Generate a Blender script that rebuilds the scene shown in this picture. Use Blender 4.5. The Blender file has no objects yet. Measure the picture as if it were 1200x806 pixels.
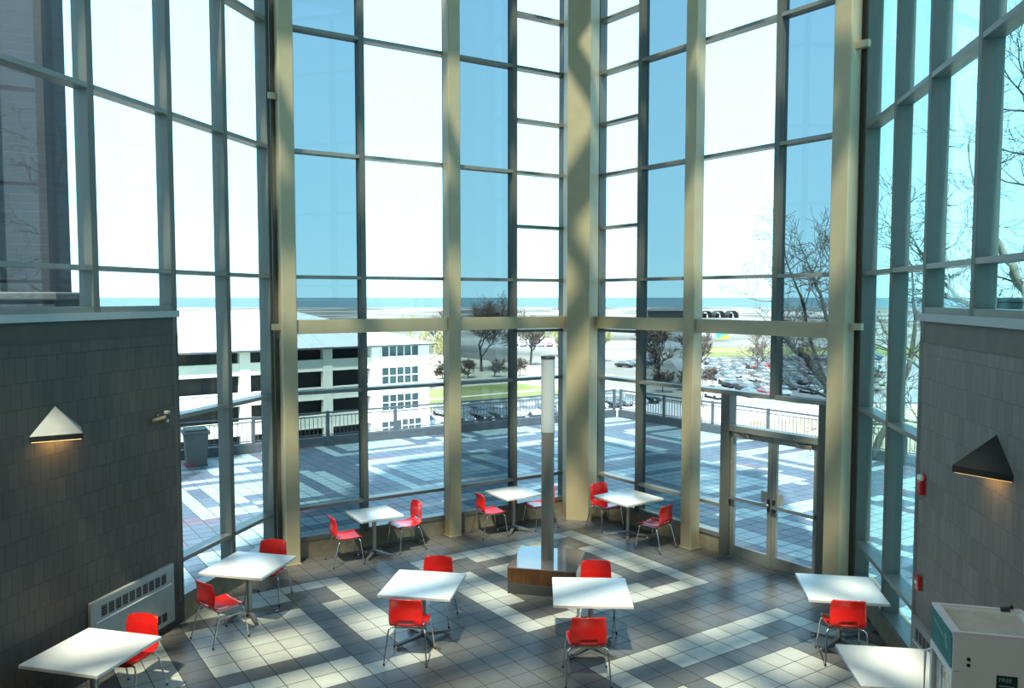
import bpy, math, random
from mathutils import Vector, Matrix
sc = bpy.context.scene
COL = sc.collection
R = math.radians
random.seed(11)

# ------------------------------------------------------------------ helpers
class MB:
    """collects shapes; build() links them as one mesh object"""
    def __init__(s): s.v = []; s.f = []; s.m = []; s.sm = []
    def add(s, vs, fs, mi=0, smooth=False):
        o = len(s.v); s.v += [tuple(v) for v in vs]
        for f in fs: s.f.append([i + o for i in f]); s.m.append(mi); s.sm.append(smooth)
    def hexa(s, b, t, mi=0):            # bottom 4, top 4, counter-clockwise
        s.add(list(b) + list(t), [(3,2,1,0),(4,5,6,7),(0,1,5,4),(1,2,6,5),(2,3,7,6),(3,0,4,7)], mi)
    def box(s, x0, x1, y0, y1, z0, z1, mi=0):
        s.hexa([(x0,y0,z0),(x1,y0,z0),(x1,y1,z0),(x0,y1,z0)], [(x0,y0,z1),(x1,y0,z1),(x1,y1,z1),(x0,y1,z1)], mi)
    def rbox(s, x0, x1, y0, y1, z0, z1, b=.01, mi=0):   # box with chamfered edges
        s.prism([(x0+b,y0),(x1-b,y0),(x1,y0+b),(x1,y1-b),(x1-b,y1),(x0+b,y1),(x0,y1-b),(x0,y0+b)], z0, z1, mi, b)
    def prism(s, poly, z0, z1, mi=0, cham=0):
        n = len(poly)
        cx = sum(p[0] for p in poly)/n; cy = sum(p[1] for p in poly)/n
        def ring(z, k): 
            out = []
            for x, y in poly:
                d = math.hypot(x-cx, y-cy) or 1; f = max(0, (d-k)/d); out.append((cx+(x-cx)*f, cy+(y-cy)*f, z))
            return out
        rings = [ring(z0, cham), ring(z0+cham, 0), ring(z1-cham, 0), ring(z1, cham)] if cham else [ring(z0,0), ring(z1,0)]
        vs = [v for r in rings for v in r]; fs = [tuple(range(n-1,-1,-1)), tuple(range((len(rings)-1)*n, len(rings)*n))]
        for k in range(len(rings)-1):
            for i in range(n):
                j = (i+1) % n; fs.append((k*n+i, k*n+j, (k+1)*n+j, (k+1)*n+i))
        s.add(vs, fs, mi)
    def tube(s, pts, r, n=8, mi=0, smooth=True, caps=True):
        pts = [Vector(p) for p in pts]; rs = r if isinstance(r, (list,tuple)) else [r]*len(pts)
        vs = []; fs = []; up = None
        for i, p in enumerate(pts):
            d = (pts[min(i+1,len(pts)-1)] - pts[max(i-1,0)]).normalized()
            if up is None: up = Vector((0,0,1)) if abs(d.z) < .9 else Vector((1,0,0))
            a = d.cross(up)
            if a.length < 1e-4: a = d.cross(Vector((0,1,0)))
            a.normalize(); b = d.cross(a); up = -b if False else up
            for k in range(n):
                t = 2*math.pi*k/n; vs.append(p + (a*math.cos(t) + b*math.sin(t))*rs[i])
        for i in range(len(pts)-1):
            for k in range(n):
                j = (k+1) % n; fs.append((i*n+k, (i+1)*n+k, (i+1)*n+j, i*n+j))
        s.add(vs, fs, mi, smooth)
        if caps: s.add(vs, [tuple(range(n)), tuple(range(len(vs)-1, len(vs)-n-1, -1))], mi)
    def lathe(s, prof, n=20, mi=0, c=(0,0,0), smooth=True):
        vs = []; fs = []
        for r, z in prof:
            for k in range(n):
                t = 2*math.pi*k/n; vs.append((c[0]+r*math.cos(t), c[1]+r*math.sin(t), c[2]+z))
        m = len(prof)
        for i in range(m-1):
            for k in range(n):
                j = (k+1) % n; fs.append((i*n+k, i*n+j, (i+1)*n+j, (i+1)*n+k))
        s.add(vs, fs, mi, smooth)
        s.add(vs, [tuple(range(n-1,-1,-1)), tuple(range((m-1)*n, m*n))], mi)
    def build(s, name, mats, parent=None, loc=None, rotz=0):
        me = bpy.data.meshes.new(name)
        off = Vector(loc) if loc is not None and not rotz and parent is None else Vector((0,0,0))
        me.from_pydata([Vector(v)-off for v in s.v], [], s.f)
        for m in (mats if isinstance(mats, (list,tuple)) else [mats]): me.materials.append(m)
        me.polygons.foreach_set('material_index', s.m); me.polygons.foreach_set('use_smooth', s.sm)
        me.update(); o = bpy.data.objects.new(name, me); COL.objects.link(o)
        if parent is not None: o.parent = parent
        if loc is not None: o.location = loc
        if rotz: o.rotation_euler.z = rotz
        return o

def tag(o, label, cat, group=None, kind=None):
    o['label'] = label; o['category'] = cat
    if group: o['group'] = group
    if kind: o['kind'] = kind
    return o
def struct(o): o['kind'] = 'structure'; return o
def empty(name, loc, rotz=0):
    o = bpy.data.objects.new(name, None); COL.objects.link(o); o.empty_display_size = .1
    o.location = loc; o.rotation_euler.z = rotz; return o
def copy_tree(o, parent=None):
    c = o.copy(); COL.objects.link(c)
    if parent is not None: c.parent = parent
    for ch in [x for x in bpy.data.objects if x.parent == o]: copy_tree(ch, c)
    return c

# ------------------------------------------------------------------ materials
def nodes(name):
    m = bpy.data.materials.new(name); m.use_nodes = True
    nt = m.node_tree; nt.nodes.clear()
    out = nt.nodes.new('ShaderNodeOutputMaterial'); return m, nt, out
def mat(name, col, rough=.5, metal=0., var=.08, scale=6., emit=None, estr=0., spec=.5, bump=0., coat=0.):
    m, nt, out = nodes(name); N = nt.nodes; L = nt.links
    p = N.new('ShaderNodeBsdfPrincipled'); L.new(p.outputs[0], out.inputs[0])
    p.inputs['Roughness'].default_value = rough; p.inputs['Metallic'].default_value = metal
    p.inputs['Specular IOR Level'].default_value = spec; p.inputs['Coat Weight'].default_value = coat
    tc = N.new('ShaderNodeTexCoord'); nz = N.new('ShaderNodeTexNoise'); nz.inputs['Scale'].default_value = scale
    nz.inputs['Detail'].default_value = 4; L.new(tc.outputs['Object'], nz.inputs['Vector'])
    rp = N.new('ShaderNodeValToRGB'); e = rp.color_ramp.elements
    e[0].position = .3; e[1].position = .7
    e[0].color = tuple(c*(1-var) for c in col) + (1,); e[1].color = tuple(min(1,c*(1+var)) for c in col) + (1,)
    L.new(nz.outputs[0], rp.inputs[0]); L.new(rp.outputs[0], p.inputs['Base Color'])
    if bump:
        b = N.new('ShaderNodeBump'); b.inputs['Strength'].default_value = bump; b.inputs['Distance'].default_value = .02
        L.new(nz.outputs[0], b.inputs['Height']); L.new(b.outputs[0], p.inputs['Normal'])
    if emit: p.inputs['Emission Color'].default_value = emit + (1,); p.inputs['Emission Strength'].default_value = estr
    return m
def glass(name, T):
    m, nt, out = nodes(name); N = nt.nodes; L = nt.links
    t = N.new('ShaderNodeBsdfTransparent'); t.inputs[0].default_value = tuple(math.sqrt(c) for c in T) + (1,)
    g = N.new('ShaderNodeBsdfGlossy'); g.inputs['Roughness'].default_value = 0.; g.inputs[0].default_value = (1,1,1,1)
    lw = N.new('ShaderNodeLayerWeight'); lw.inputs['Blend'].default_value = .5
    pw = N.new('ShaderNodeMath'); pw.operation = 'POWER'; pw.inputs[1].default_value = 5; L.new(lw.outputs['Facing'], pw.inputs[0])
    ml = N.new('ShaderNodeMath'); ml.operation = 'MULTIPLY_ADD'; ml.inputs[1].default_value = .94; ml.inputs[2].default_value = .015
    L.new(pw.outputs[0], ml.inputs[0])
    mx = N.new('ShaderNodeMixShader'); L.new(ml.outputs[0], mx.inputs[0]); L.new(t.outputs[0], mx.inputs[1]); L.new(g.outputs[0], mx.inputs[2])
    L.new(mx.outputs[0], out.inputs[0]); return m
def tilemat(name, col, rough, var=.25, spec=.5):
    """stone tile; every tile (mesh island) has its own slight tone"""
    m, nt, out = nodes(name); N = nt.nodes; L = nt.links
    p = N.new('ShaderNodeBsdfPrincipled'); L.new(p.outputs[0], out.inputs[0]); p.inputs['Roughness'].default_value = rough
    p.inputs['Specular IOR Level'].default_value = spec
    g = N.new('ShaderNodeNewGeometry'); tc = N.new('ShaderNodeTexCoord'); nz = N.new('ShaderNodeTexNoise')
    nz.inputs['Scale'].default_value = 9; nz.inputs['Detail'].default_value = 5; L.new(tc.outputs['Object'], nz.inputs['Vector'])
    a = N.new('ShaderNodeMath'); a.operation = 'MULTIPLY_ADD'; a.inputs[1].default_value = var; a.inputs[2].default_value = 1 - var/2
    L.new(g.outputs['Random Per Island'], a.inputs[0])
    b = N.new('ShaderNodeMath'); b.operation = 'MULTIPLY_ADD'; b.inputs[1].default_value = .3; b.inputs[2].default_value = .85
    L.new(nz.outputs[0], b.inputs[0])
    c = N.new('ShaderNodeMath'); c.operation = 'MULTIPLY'; L.new(a.outputs[0], c.inputs[0]); L.new(b.outputs[0], c.inputs[1])
    v = N.new('ShaderNodeVectorMath'); v.operation = 'SCALE'; v.inputs[0].default_value = col; L.new(c.outputs[0], v.inputs['Scale'])
    L.new(v.outputs[0], p.inputs['Base Color']); return m
def brickmat(name, col, mort, bw=.135, bh=.27):
    m, nt, out = nodes(name); N = nt.nodes; L = nt.links
    p = N.new('ShaderNodeBsdfPrincipled'); L.new(p.outputs[0], out.inputs[0]); p.inputs['Roughness'].default_value = .6
    tc = N.new('ShaderNodeTexCoord'); sp = N.new('ShaderNodeSeparateXYZ'); cb = N.new('ShaderNodeCombineXYZ')
    L.new(tc.outputs['Object'], sp.inputs[0]); L.new(sp.outputs['X'], cb.inputs['X']); L.new(sp.outputs['Z'], cb.inputs['Y'])
    bt = N.new('ShaderNodeTexBrick'); L.new(cb.outputs[0], bt.inputs['Vector'])
    bt.inputs['Scale'].default_value = 1; bt.inputs['Brick Width'].default_value = bw; bt.inputs['Row Height'].default_value = bh
    bt.inputs['Mortar Size'].default_value = .005; bt.inputs['Mortar Smooth'].default_value = .2
    bt.inputs['Color1'].default_value = tuple(c*.88 for c in col)+(1,); bt.inputs['Color2'].default_value = tuple(c*1.12 for c in col)+(1,)
    bt.inputs['Mortar'].default_value = mort+(1,)
    nz = N.new('ShaderNodeTexNoise'); nz.inputs['Scale'].default_value = 1.3; nz.inputs['Detail'].default_value = 5
    L.new(tc.outputs['Object'], nz.inputs['Vector'])
    mm = N.new('ShaderNodeMath'); mm.operation = 'MULTIPLY_ADD'; mm.inputs[1].default_value = .5; mm.inputs[2].default_value = .75; L.new(nz.outputs[0], mm.inputs[0])
    v = N.new('ShaderNodeVectorMath'); v.operation = 'SCALE'; L.new(bt.outputs['Color'], v.inputs[0]); L.new(mm.outputs[0], v.inputs['Scale'])
    L.new(v.outputs[0], p.inputs['Base Color'])
    bp = N.new('ShaderNodeBump'); bp.inputs['Strength'].default_value = .5; bp.inputs['Distance'].default_value = .008; bp.invert = True
    L.new(bt.outputs['Fac'], bp.inputs['Height']); L.new(bp.outputs[0], p.inputs['Normal']); return m
def woodmat(name, c1, c2):
    m, nt, out = nodes(name); N = nt.nodes; L = nt.links
    p = N.new('ShaderNodeBsdfPrincipled'); L.new(p.outputs[0], out.inputs[0]); p.inputs['Roughness'].default_value = .22
    tc = N.new('ShaderNodeTexCoord'); mp = N.new('ShaderNodeMapping'); mp.inputs['Scale'].default_value = (14, 14, 1.2)
    L.new(tc.outputs['Object'], mp.inputs[0]); nz = N.new('ShaderNodeTexNoise'); nz.inputs['Scale'].default_value = 1.6; nz.inputs['Detail'].default_value = 6
    L.new(mp.outputs[0], nz.inputs['Vector']); rp = N.new('ShaderNodeValToRGB')
    rp.color_ramp.elements[0].color = c1+(1,); rp.color_ramp.elements[0].position = .35
    rp.color_ramp.elements[1].color = c2+(1,); rp.color_ramp.elements[1].position = .65
    L.new(nz.outputs[0], rp.inputs[0]); L.new(rp.outputs[0], p.inputs['Base Color']); return m
def patchmat(name, c1, c2, scale, rough=.9):
    m, nt, out = nodes(name); N = nt.nodes; L = nt.links
    p = N.new('ShaderNodeBsdfPrincipled'); L.new(p.outputs[0], out.inputs[0]); p.inputs['Roughness'].default_value = rough
    p.inputs['Specular IOR Level'].default_value = .1
    g = N.new('ShaderNodeNewGeometry'); nz = N.new('ShaderNodeTexNoise'); nz.inputs['Scale'].default_value = scale; nz.inputs['Detail'].default_value = 6
    L.new(g.outputs['Position'], nz.inputs['Vector']); rp = N.new('ShaderNodeValToRGB')
    rp.color_ramp.elements[0].color = c1+(1,); rp.color_ramp.elements[0].position = .38
    rp.color_ramp.elements[1].color = c2+(1,); rp.color_ramp.elements[1].position = .62
    L.new(nz.outputs[0], rp.inputs[0]); L.new(rp.outputs[0], p.inputs['Base Color']); return m

M = {}
M['frame'] = mat('painted_aluminium', (.10,.107,.092), .45, .1, .04)
M['transom'] = mat('sunlit_rail_aluminium', (.185,.19,.17), .32, .1, .04)  # lighter than the frame: sun catching the rails is put into the colour
M['door'] = mat('door_aluminium', (.20,.21,.185), .42, .1, .04)
M['column'] = mat('khaki_painted_steel', (.37,.32,.20), .5, 0, .05, 3)
M['base'] = mat('tan_concrete_base', (.25,.22,.15), .7, 0, .15, 8)
M['light_tile'] = tilemat('pale_stone_tile', (.46,.46,.41), .35)
M['grey_tile'] = tilemat('grey_stone_tile', (.110,.107,.102), .33, .12)
M['grout'] = mat('dark_grout', (.045,.047,.047), .8)
M['deck_light'] = tilemat('pale_paver', (.29,.385,.38), .45, .15)  # cyan of the reflected sky put into the base colour
M['deck_grey'] = tilemat('grey_paver_sky_tint', (.085,.116,.148), .45, .3)  # blue is sky reflection put into the paver colour
M['deck_red'] = tilemat('red_paver', (.135,.10,.125), .45, .3)
M['deck_joint'] = mat('paver_joint', (.06,.075,.085), .8)
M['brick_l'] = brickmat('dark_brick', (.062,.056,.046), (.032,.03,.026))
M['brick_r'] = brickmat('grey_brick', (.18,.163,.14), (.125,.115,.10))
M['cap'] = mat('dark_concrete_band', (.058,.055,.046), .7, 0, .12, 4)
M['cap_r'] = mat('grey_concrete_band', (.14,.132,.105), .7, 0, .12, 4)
M['sill'] = mat('sill_metal', (.32,.36,.36), .35, .3, .04)
M['white_top'] = mat('white_laminate', (.86,.87,.85), .3, 0, .015)
M['edge'] = mat('grey_edge_band', (.55,.56,.55), .4, 0, .02)
M['steel'] = mat('satin_steel', (.42,.43,.42), .3, .9, .05)
M['chrome'] = mat('chrome', (.75,.76,.76), .12, 1., .02)
M['base_metal'] = mat('grey_cast_metal', (.22,.22,.21), .4, .6, .05)
M['black'] = mat('black_plastic', (.02,.02,.02), .5)
M['red'] = mat('red_moulded_plastic', (.70,.016,.012), .25, 0, .04, coat=.5)
M['alarm_red'] = mat('alarm_red', (.45,.02,.02), .35)
M['white'] = mat('white_plastic', (.75,.76,.75), .4, 0, .02)
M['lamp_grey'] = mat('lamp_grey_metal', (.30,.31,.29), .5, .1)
M['lamp_black_shaded'] = mat('lamp_black_shaded_metal', (.018,.02,.02), .6, 0, spec=.2)  # near-black: the rims' own colour, and shading put into the right lamp's body
M['glow'] = mat('warm_lamp_diffuser', (.9,.75,.5), .5, emit=(1.,.62,.24), estr=3.2)
M['glow_r'] = mat('dim_lamp_diffuser', (.9,.75,.5), .5, emit=(1.,.58,.2), estr=1.6)
M['convector'] = mat('convector_enamel', (.33,.35,.33), .45, .1, .05)
M['vent'] = mat('vent_black', (.03,.034,.034), .7)
M['brass'] = mat('worn_brass', (.45,.36,.2), .35, .8)
M['wood'] = woodmat('dark_veneer', (.05,.022,.008), (.085,.038,.013))
M['wood_top'] = mat('polished_dark_top', (.16,.13,.12), .07, 0, .04, coat=.8, spec=.9)
M['pole_grey'] = mat('grey_pole_enamel', (.19,.18,.155), .45, .2, .04)
M['pole_acrylic'] = mat('frosted_acrylic', (.42,.45,.45), .25, 0, .03)
M['fridge'] = mat('fridge_white_enamel', (.80,.82,.77), .35, 0, .02)
M['fridge_top'] = mat('fridge_grey_top', (.52,.52,.46), .5, 0, .1)
M['teal'] = mat('teal_sign', (.02,.19,.185), .5, 0, .3, 3, spec=.2)
M['teal_pale'] = mat('pale_teal_mark', (.16,.36,.36), .5)
M['teal_green'] = mat('green_sign_streak', (.06,.27,.2), .4)
M['label'] = mat('dark_green_label', (.01,.045,.035), .4)
M['ink'] = mat('pale_label_ink', (.35,.5,.45), .5)
M['bottle'] = mat('bottle_plastic', (.2,.24,.24), .2)
M['clear'] = glass('clear_glass', (.97,.985,.985))
M['tint'] = glass('blue_tinted_glass', (.245,.305,.325))
M['side'] = glass('pale_green_glass', (.60,.88,.88))
M['roofglass'] = glass('roof_glass', (.53,.49,.37))
M['fridge_glass'] = glass('fridge_glass', (.75,.85,.85))
M['rail'] = mat('grey_rail_metal', (.085,.10,.105), .5, .2)
M['curb'] = mat('grey_curb', (.055,.07,.078), .7, 0, .12)
M['bin'] = mat('tan_bin_concrete', (.13,.15,.14), .8, 0, .1)
M['tower'] = brickmat('blue_grey_tower_brick', (.012,.018,.022), (.018,.027,.031), .3, .15)
M['tower_stone'] = mat('tower_stone_trim', (.045,.052,.046), .7)
M['garage'] = mat('cream_precast', (.74,.70,.55), .8, 0, .04, .3)
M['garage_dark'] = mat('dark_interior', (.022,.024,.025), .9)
M['garage_roof'] = mat('pale_metal_roof', (.62,.66,.62), .5, 0, .05, .5)
M['garage_white'] = mat('white_precast', (.85,.84,.80), .8, 0, .03, .3)
M['pane_dark'] = mat('dark_window_glass', (.03,.06,.065), .1)
M['bark'] = mat('grey_brown_bark', (.07,.055,.042), .9, 0, .25, 3)
M['bark_pale'] = mat('pale_bark', (.21,.19,.14), .9, 0, .25, 3)
M['twig'] = mat('brown_twigs', (.125,.095,.075), .9, 0, .2, 1)
M['twig_yellow'] = mat('budding_twigs', (.40,.38,.17), .9, 0, .2, 1)
M['lawn'] = patchmat('lawn_grass', (.17,.20,.07), (.27,.28,.12), .06)
M['field'] = patchmat('pale_dry_field', (.38,.36,.26), (.50,.48,.37), .03)
M['asphalt'] = patchmat('asphalt', (.24,.25,.25), (.32,.33,.32), .05)
M['land'] = patchmat('distant_shore_land', (.09,.10,.085), (.36,.35,.30), .012)
M['lake'] = mat('lake_water', (.085,.15,.16), .4, 0, .06, .0005, spec=.1)
M['path'] = mat('pale_path', (.6,.58,.5), .8)
M['slope'] = patchmat('dry_slope_grass', (.30,.25,.15), (.44,.38,.25), .2)
M['road'] = patchmat('pale_road', (.46,.46,.43), (.56,.56,.53), .05)  # two pale greys mixed by noise
M['shelter'] = mat('dark_shelter_steel', (.03,.035,.035), .6)
M['sign_teal'] = mat('teal_banner', (.04,.40,.42), .6)
M['sign_yellow'] = mat('yellow_banner', (.75,.52,.04), .6)
M['duct'] = mat('galvanised_duct', (.13,.16,.16), .45, .6)
M['car_glass'] = mat('car_window_glass', (.13,.155,.16), .15)
M['tyre'] = mat('tyre_rubber', (.02,.02,.02), .8)
M['ceil'] = mat('roof_beam_paint', (.42,.41,.36), .6)
M['backwall'] = mat('back_wall_paint', (.38,.37,.34), .7)

# ------------------------------------------------------------------ plan of the atrium (metres, z up, floor at 0)
PL = {}   # name: (P0, u) ; local x along u, local y outwards
def plane(n, ang, off, flip=False):
    a = R(ang); nrm = Vector((-math.sin(a), math.cos(a), 0)); u = Vector((math.cos(a), math.sin(a), 0)); P0 = nrm*off
    if flip: u = -u; 
    PL[n] = (P0, u, math.atan2(u.y, u.x))
plane('L', 31.4765, 13.1277); plane('R', -52.9737, 10.9748); plane('WL', 75.9845, 6.9070); plane('WR', 80.327, -3.0092, True)
def P(pl, s, off=0, z=0):
    P0, u, a = PL[pl]; n = Vector((-u.y, u.x, 0)); return P0 + u*s + n*off + Vector((0,0,z))
def inter(a, b):
    A, u, _ = PL[a]; B, w, _ = PL[b]; d = u.x*-w.y + w.x*u.y; q = B - A
    t = (q.x*-w.y + w.x*q.y)/d; return A + u*t
C_L = inter('WL','L'); APEX = inter('L','R'); C_R = inter('R','WR')
TOP = 12.4
T1, T2, T3, TS, T5, T6, T7, T8 = .32, .842, 2.7975, 4.196, 4.7396, 6.8071, 8.7909, 10.8

# ---- floor tiles
GO, GA, GB = Vector((-3.44, 8.984, 0)), Vector((.2600, .1682, 0)), Vector((-.1750, .2517, 0))
room = [C_L, APEX, C_R, P('WR', 4, 0), P('WL', -4, 0)]
BACK = -3.0
def yx(pl, y): 
    P0, u, _ = PL[pl]; return P0.x + u.x*(y - P0.y)/u.y
room = [Vector((yx('WL',BACK),BACK,0)), Vector((yx('WR',BACK),BACK,0)), C_R, APEX, C_L]
def inside(poly, p):
    for i in range(len(poly)):
        a, b = poly[i], poly[(i+1) % len(poly)]
        if (b.x-a.x)*(p.y-a.y) - (b.y-a.y)*(p.x-a.x) < 0: return False
    return True
def grow(poly, d):
    out = []; n = len(poly)
    for i in range(n):
        a, b, c = poly[i-1], poly[i], poly[(i+1) % n]
        e1 = (b-a).normalized(); e2 = (c-b).normalized(); n1 = Vector((e1.y,-e1.x,0)); n2 = Vector((e2.y,-e2.x,0))
        k = n1 + n2; k = k/(k.dot(n1)); out.append(b + k*d)
    return out
def ring(i, j):
    dx = abs((i+3) % 15 - 5); dy = abs((j+3) % 15 - 5); return max(dx, dy), min(dx, dy)
def quad(mb, i, j, z, mi, g=.017):
    c = [GO + GA*(i+a) + GB*(j+b) for a, b in ((g,g),(1-g,g),(1-g,1-g),(g,1-g))]
    mb.add([(p.x,p.y,z) for p in c], [(0,1,2,3)], mi)
fl = MB(); rg = grow(room, .14)
fl.prism([(p.x,p.y) for p in rg], -.25, -.003, 2)
for i in range(-60, 62):
    for j in range(-60, 62):
        c = GO + GA*(i+.5) + GB*(j+.5)
        if not inside(rg, c): continue
        if c.y < 3: continue
        m, k = ring(i, j)
        light = m == 5 or (m == 4 and k <= 2) or m <= 2
        quad(fl, i, j, 0, 0 if light else 1)
struct(fl.build('floor', [M['light_tile'], M['grey_tile'], M['grout']]))

# ---- roof terrace outside, paved in the same module
LR, RR = 23.1, 20.9         # distance of the two railing lines
plane('LR', 31.4765, LR); plane('RR', -52.9737, RR)
DA = inter('LR','RR')
deckpoly = [Vector((-22, 1, 0)), Vector((16, 1, 0)), Vector((16, DA.y - (16-DA.x)*1.3259, 0)), DA, Vector((-22, DA.y + (-22-DA.x)*.6123, 0))]
room2 = grow(room, .16)
dk = MB(); rnd = random.Random(5)
reds = {}
for i in range(-100, 110):
    for j in range(-90, 90):
        c = GO + GA*(i+.5) + GB*(j+.5)
        if not inside(deckpoly, c) or inside(room2, c): continue
        if c.y < 6: continue
        if c.y < 14 and (c.x < -14 or c.x > 11): continue
        m, k = ring(i+7, j+4)
        key = (i//3, j//2)
        if key not in reds: reds[key] = rnd.random()
        mi = 0 if (m <= 3) or m == 5 or (m == 6 and k < 5) else 1
        if mi == 1 and reds[key] < .05: mi = 2
        elif reds[key] > .93: mi = 1 - mi if mi < 2 else mi
        quad(dk, i, j, -.02, mi, .03)
# slab under the pavers, split round the atrium
def slab(mb, poly, z0, z1, mi):
    n = len(poly); vs = [(p.x,p.y,z0) for p in poly] + [(p.x,p.y,z1) for p in poly]
    mb.add(vs, [tuple(range(n-1,-1,-1)), tuple(range(n,2*n))] + [(i,(i+1)%n,(i+1)%n+n,i+n) for i in range(n)], mi)
rA, rB, rC = rg[4], rg[3], rg[2]     # left corner, apex, right corner of the grown room
slab(dk, [rA, rB, DA, deckpoly[4]], -.6, -.024, 3)
slab(dk, [rB, rC, deckpoly[2], DA], -.6, -.024, 3)
slab(dk, [rg[0], rA, deckpoly[4], deckpoly[0]], -.6, -.024, 3)
slab(dk, [rC, rg[1], deckpoly[1], deckpoly[2]], -.6, -.024, 3)
struct(dk.build('terrace_floor', [M['deck_light'], M['deck_grey'], M['deck_red'], M['deck_joint']]))

# ---- brick side walls, concrete bands, sills
def plane_obj(mb, name, mats, pl, s0, parent=None):
    o = mb.build(name, mats); P0 = P(pl, s0); o.location = P0; o.rotation_euler.z = PL[pl][2]; return o
def swall(side, pl, s_edge, s_back, bm, cm):
    lo, hi = (s_back, s_edge) if s_back < s_edge else (s_edge, s_back)
    w = MB(); w.box(0, hi-lo, .0, .32, -.25, 3.9); o = struct(plane_obj(w, 'wall_'+side, bm, pl, lo))
    w = MB(); w.box(0, hi-lo, .006, .32, 3.9, 4.14); w.box(0, hi-lo, .0, .04, 3.895, 3.915)
    struct(plane_obj(w, 'trim_1' if side == 'left' else 'trim_2', cm, pl, lo))
    w = MB(); w.box(0, hi-lo, -.035, .32, 4.14, 4.225)
    struct(plane_obj(w, 'trim_3' if side == 'left' else 'trim_4', M['sill'], pl, lo))
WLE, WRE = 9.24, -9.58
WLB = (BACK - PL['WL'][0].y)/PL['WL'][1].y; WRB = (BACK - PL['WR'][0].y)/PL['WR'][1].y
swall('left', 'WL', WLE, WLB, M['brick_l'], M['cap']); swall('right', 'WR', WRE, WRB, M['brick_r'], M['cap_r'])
w = MB(); w.box(rg[0].x, rg[1].x, BACK-.3, BACK, -.25, TOP); struct(w.build('wall_back', M['backwall']))

# ---- glazing: one window per bay between two mullions
WN = [0]
MW, MD, TH = .10, .20, .058
def window(pl, s0, s1, zs, gl, left=True, right=True, lw=MW, rw=MW, gl_low=None, zbot=None):
    """zs: heights of the rails (first = bottom rail, last = head)"""
    WN[0] += 1; z0 = zs[0] if zbot is None else zbot
    e = struct(empty('window_%d' % WN[0], P(pl, s0), PL[pl][2])); w = s1 - s0
    if left: m = MB(); m.rbox(-lw/2, lw/2, 0, MD, z0-.03, TOP, .006); m.build('mullion', M['frame'], e)
    if right: m = MB(); m.rbox(w-rw/2, w+rw/2, 0, MD, z0-.03, TOP, .006); m.build('mullion', M['frame'], e)
    for k, z in enumerate(zs):
        h = TH if k else .075
        m = MB(); m.box(lw/2, w-rw/2, 0.002, MD-.004, z-h/2, z+h/2); m.build('transom', M['transom'], e)
    for a, b in zip(zs[:-1], zs[1:]):
        g = MB(); g.box(lw/2-.01, w-rw/2+.01, .112, .124, a+.02, b-.02)
        g.build('pane', (gl_low if gl_low and b <= T3+.01 else gl), e)
    return e
FULL = [T1, T2, T3, T5, T6, T7, T8, TOP-.03]
APX = [T1, T2, T3, 3.75, T5, 5.773, T6, 7.80, T7, 9.80, T8, 11.6, TOP-.03]
c, t = M['clear'], M['tint']
sC = (C_L - PL['L'][0]).dot(PL['L'][1]); sA = (APEX - PL['L'][0]).dot(PL['L'][1])
rA_ = (APEX - PL['R'][0]).dot(PL['R'][1]); rC_ = (C_R - PL['R'][0]).dot(PL['R'][1])
window('L', sC+.10, 5.033, FULL, t); window('L', 5.033, 6.70, FULL, c, left=False)
window('L', 6.70, 8.11, FULL, t, left=False); window('L', 8.11, 9.31, APX, c, left=False)
window('R', -11.73, -10.60, APX, c); window('R', -10.60, -9.30, FULL, t, left=False)
UP = [T3, T5, T6, T7, T8, TOP-.03]
window('R', -9.30, -7.63, UP, c, left=False, zbot=T3); window('R', -7.63, rC_-.10, UP, t, left=False, zbot=T3)
# apex filler posts and corner posts
def post(name, pl, s0, s1, d=MD):
    m = MB(); m.box(0, s1-s0, .004, d, 0, TOP); struct(plane_obj(m, name, M['frame'], pl, s0))
post('trim_5', 'L', 9.36, sA); post('trim_6', 'R', rA_, -11.78)
post('trim_7', 'L', sC-.02, sC+.06); post('trim_8', 'R', rC_-.06, rC_+.02)
# side walls of glass
wl = [sC*0 + (C_L-PL['WL'][0]).dot(PL['WL'][1])-.10, 10.45, 9.17]
window('WL', 10.42, wl[0], FULL, c); window('WL', WLE-.05, 10.42, FULL, c, right=False, lw=.10)
UPW = [TS+.06, T5, T6, T7, T8, TOP-.03]
s = WLE-.05
while s > 2.6:
    window('WL', s-1.38, s, UPW, c, right=False, zbot=4.225); s -= 1.38
wr0 = (C_R-PL['WR'][0]).dot(PL['WR'][1])+.10
window('WR', wr0, -10.73, FULL, M['side']); window('WR', -10.73, WRE+.09, FULL, M['side'], left=False)
s = WRE+.09
while s < -2.6:
    window('WR', s, s+1.34, UPW, M['side'], left=False, zbot=4.225); s += 1.34
# solid upper walls and ceiling over the balcony end
SWL, SWR = WLE-.05-1.38*5, WRE+.09+1.34*6
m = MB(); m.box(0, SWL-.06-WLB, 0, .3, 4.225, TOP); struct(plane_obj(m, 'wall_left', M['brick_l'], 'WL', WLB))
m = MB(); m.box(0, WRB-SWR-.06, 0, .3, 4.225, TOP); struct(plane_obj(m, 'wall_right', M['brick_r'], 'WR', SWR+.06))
# knee walls below the glass
def knee(n, pl, s0, s1): 
    m = MB(); m.box(0, s1-s0, .02, .30, -.25, T1-.03); struct(plane_obj(m, 'baseboard_'+n, M['base'], pl, s0))
knee('facade_left', 'L', sC, sA); knee('facade_right', 'R', rA_, -9.28)
knee('left', 'WL', WLE, (C_L-PL['WL'][0]).dot(PL['WL'][1])); knee('right', 'WR', wr0-.1, WRE)

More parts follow.
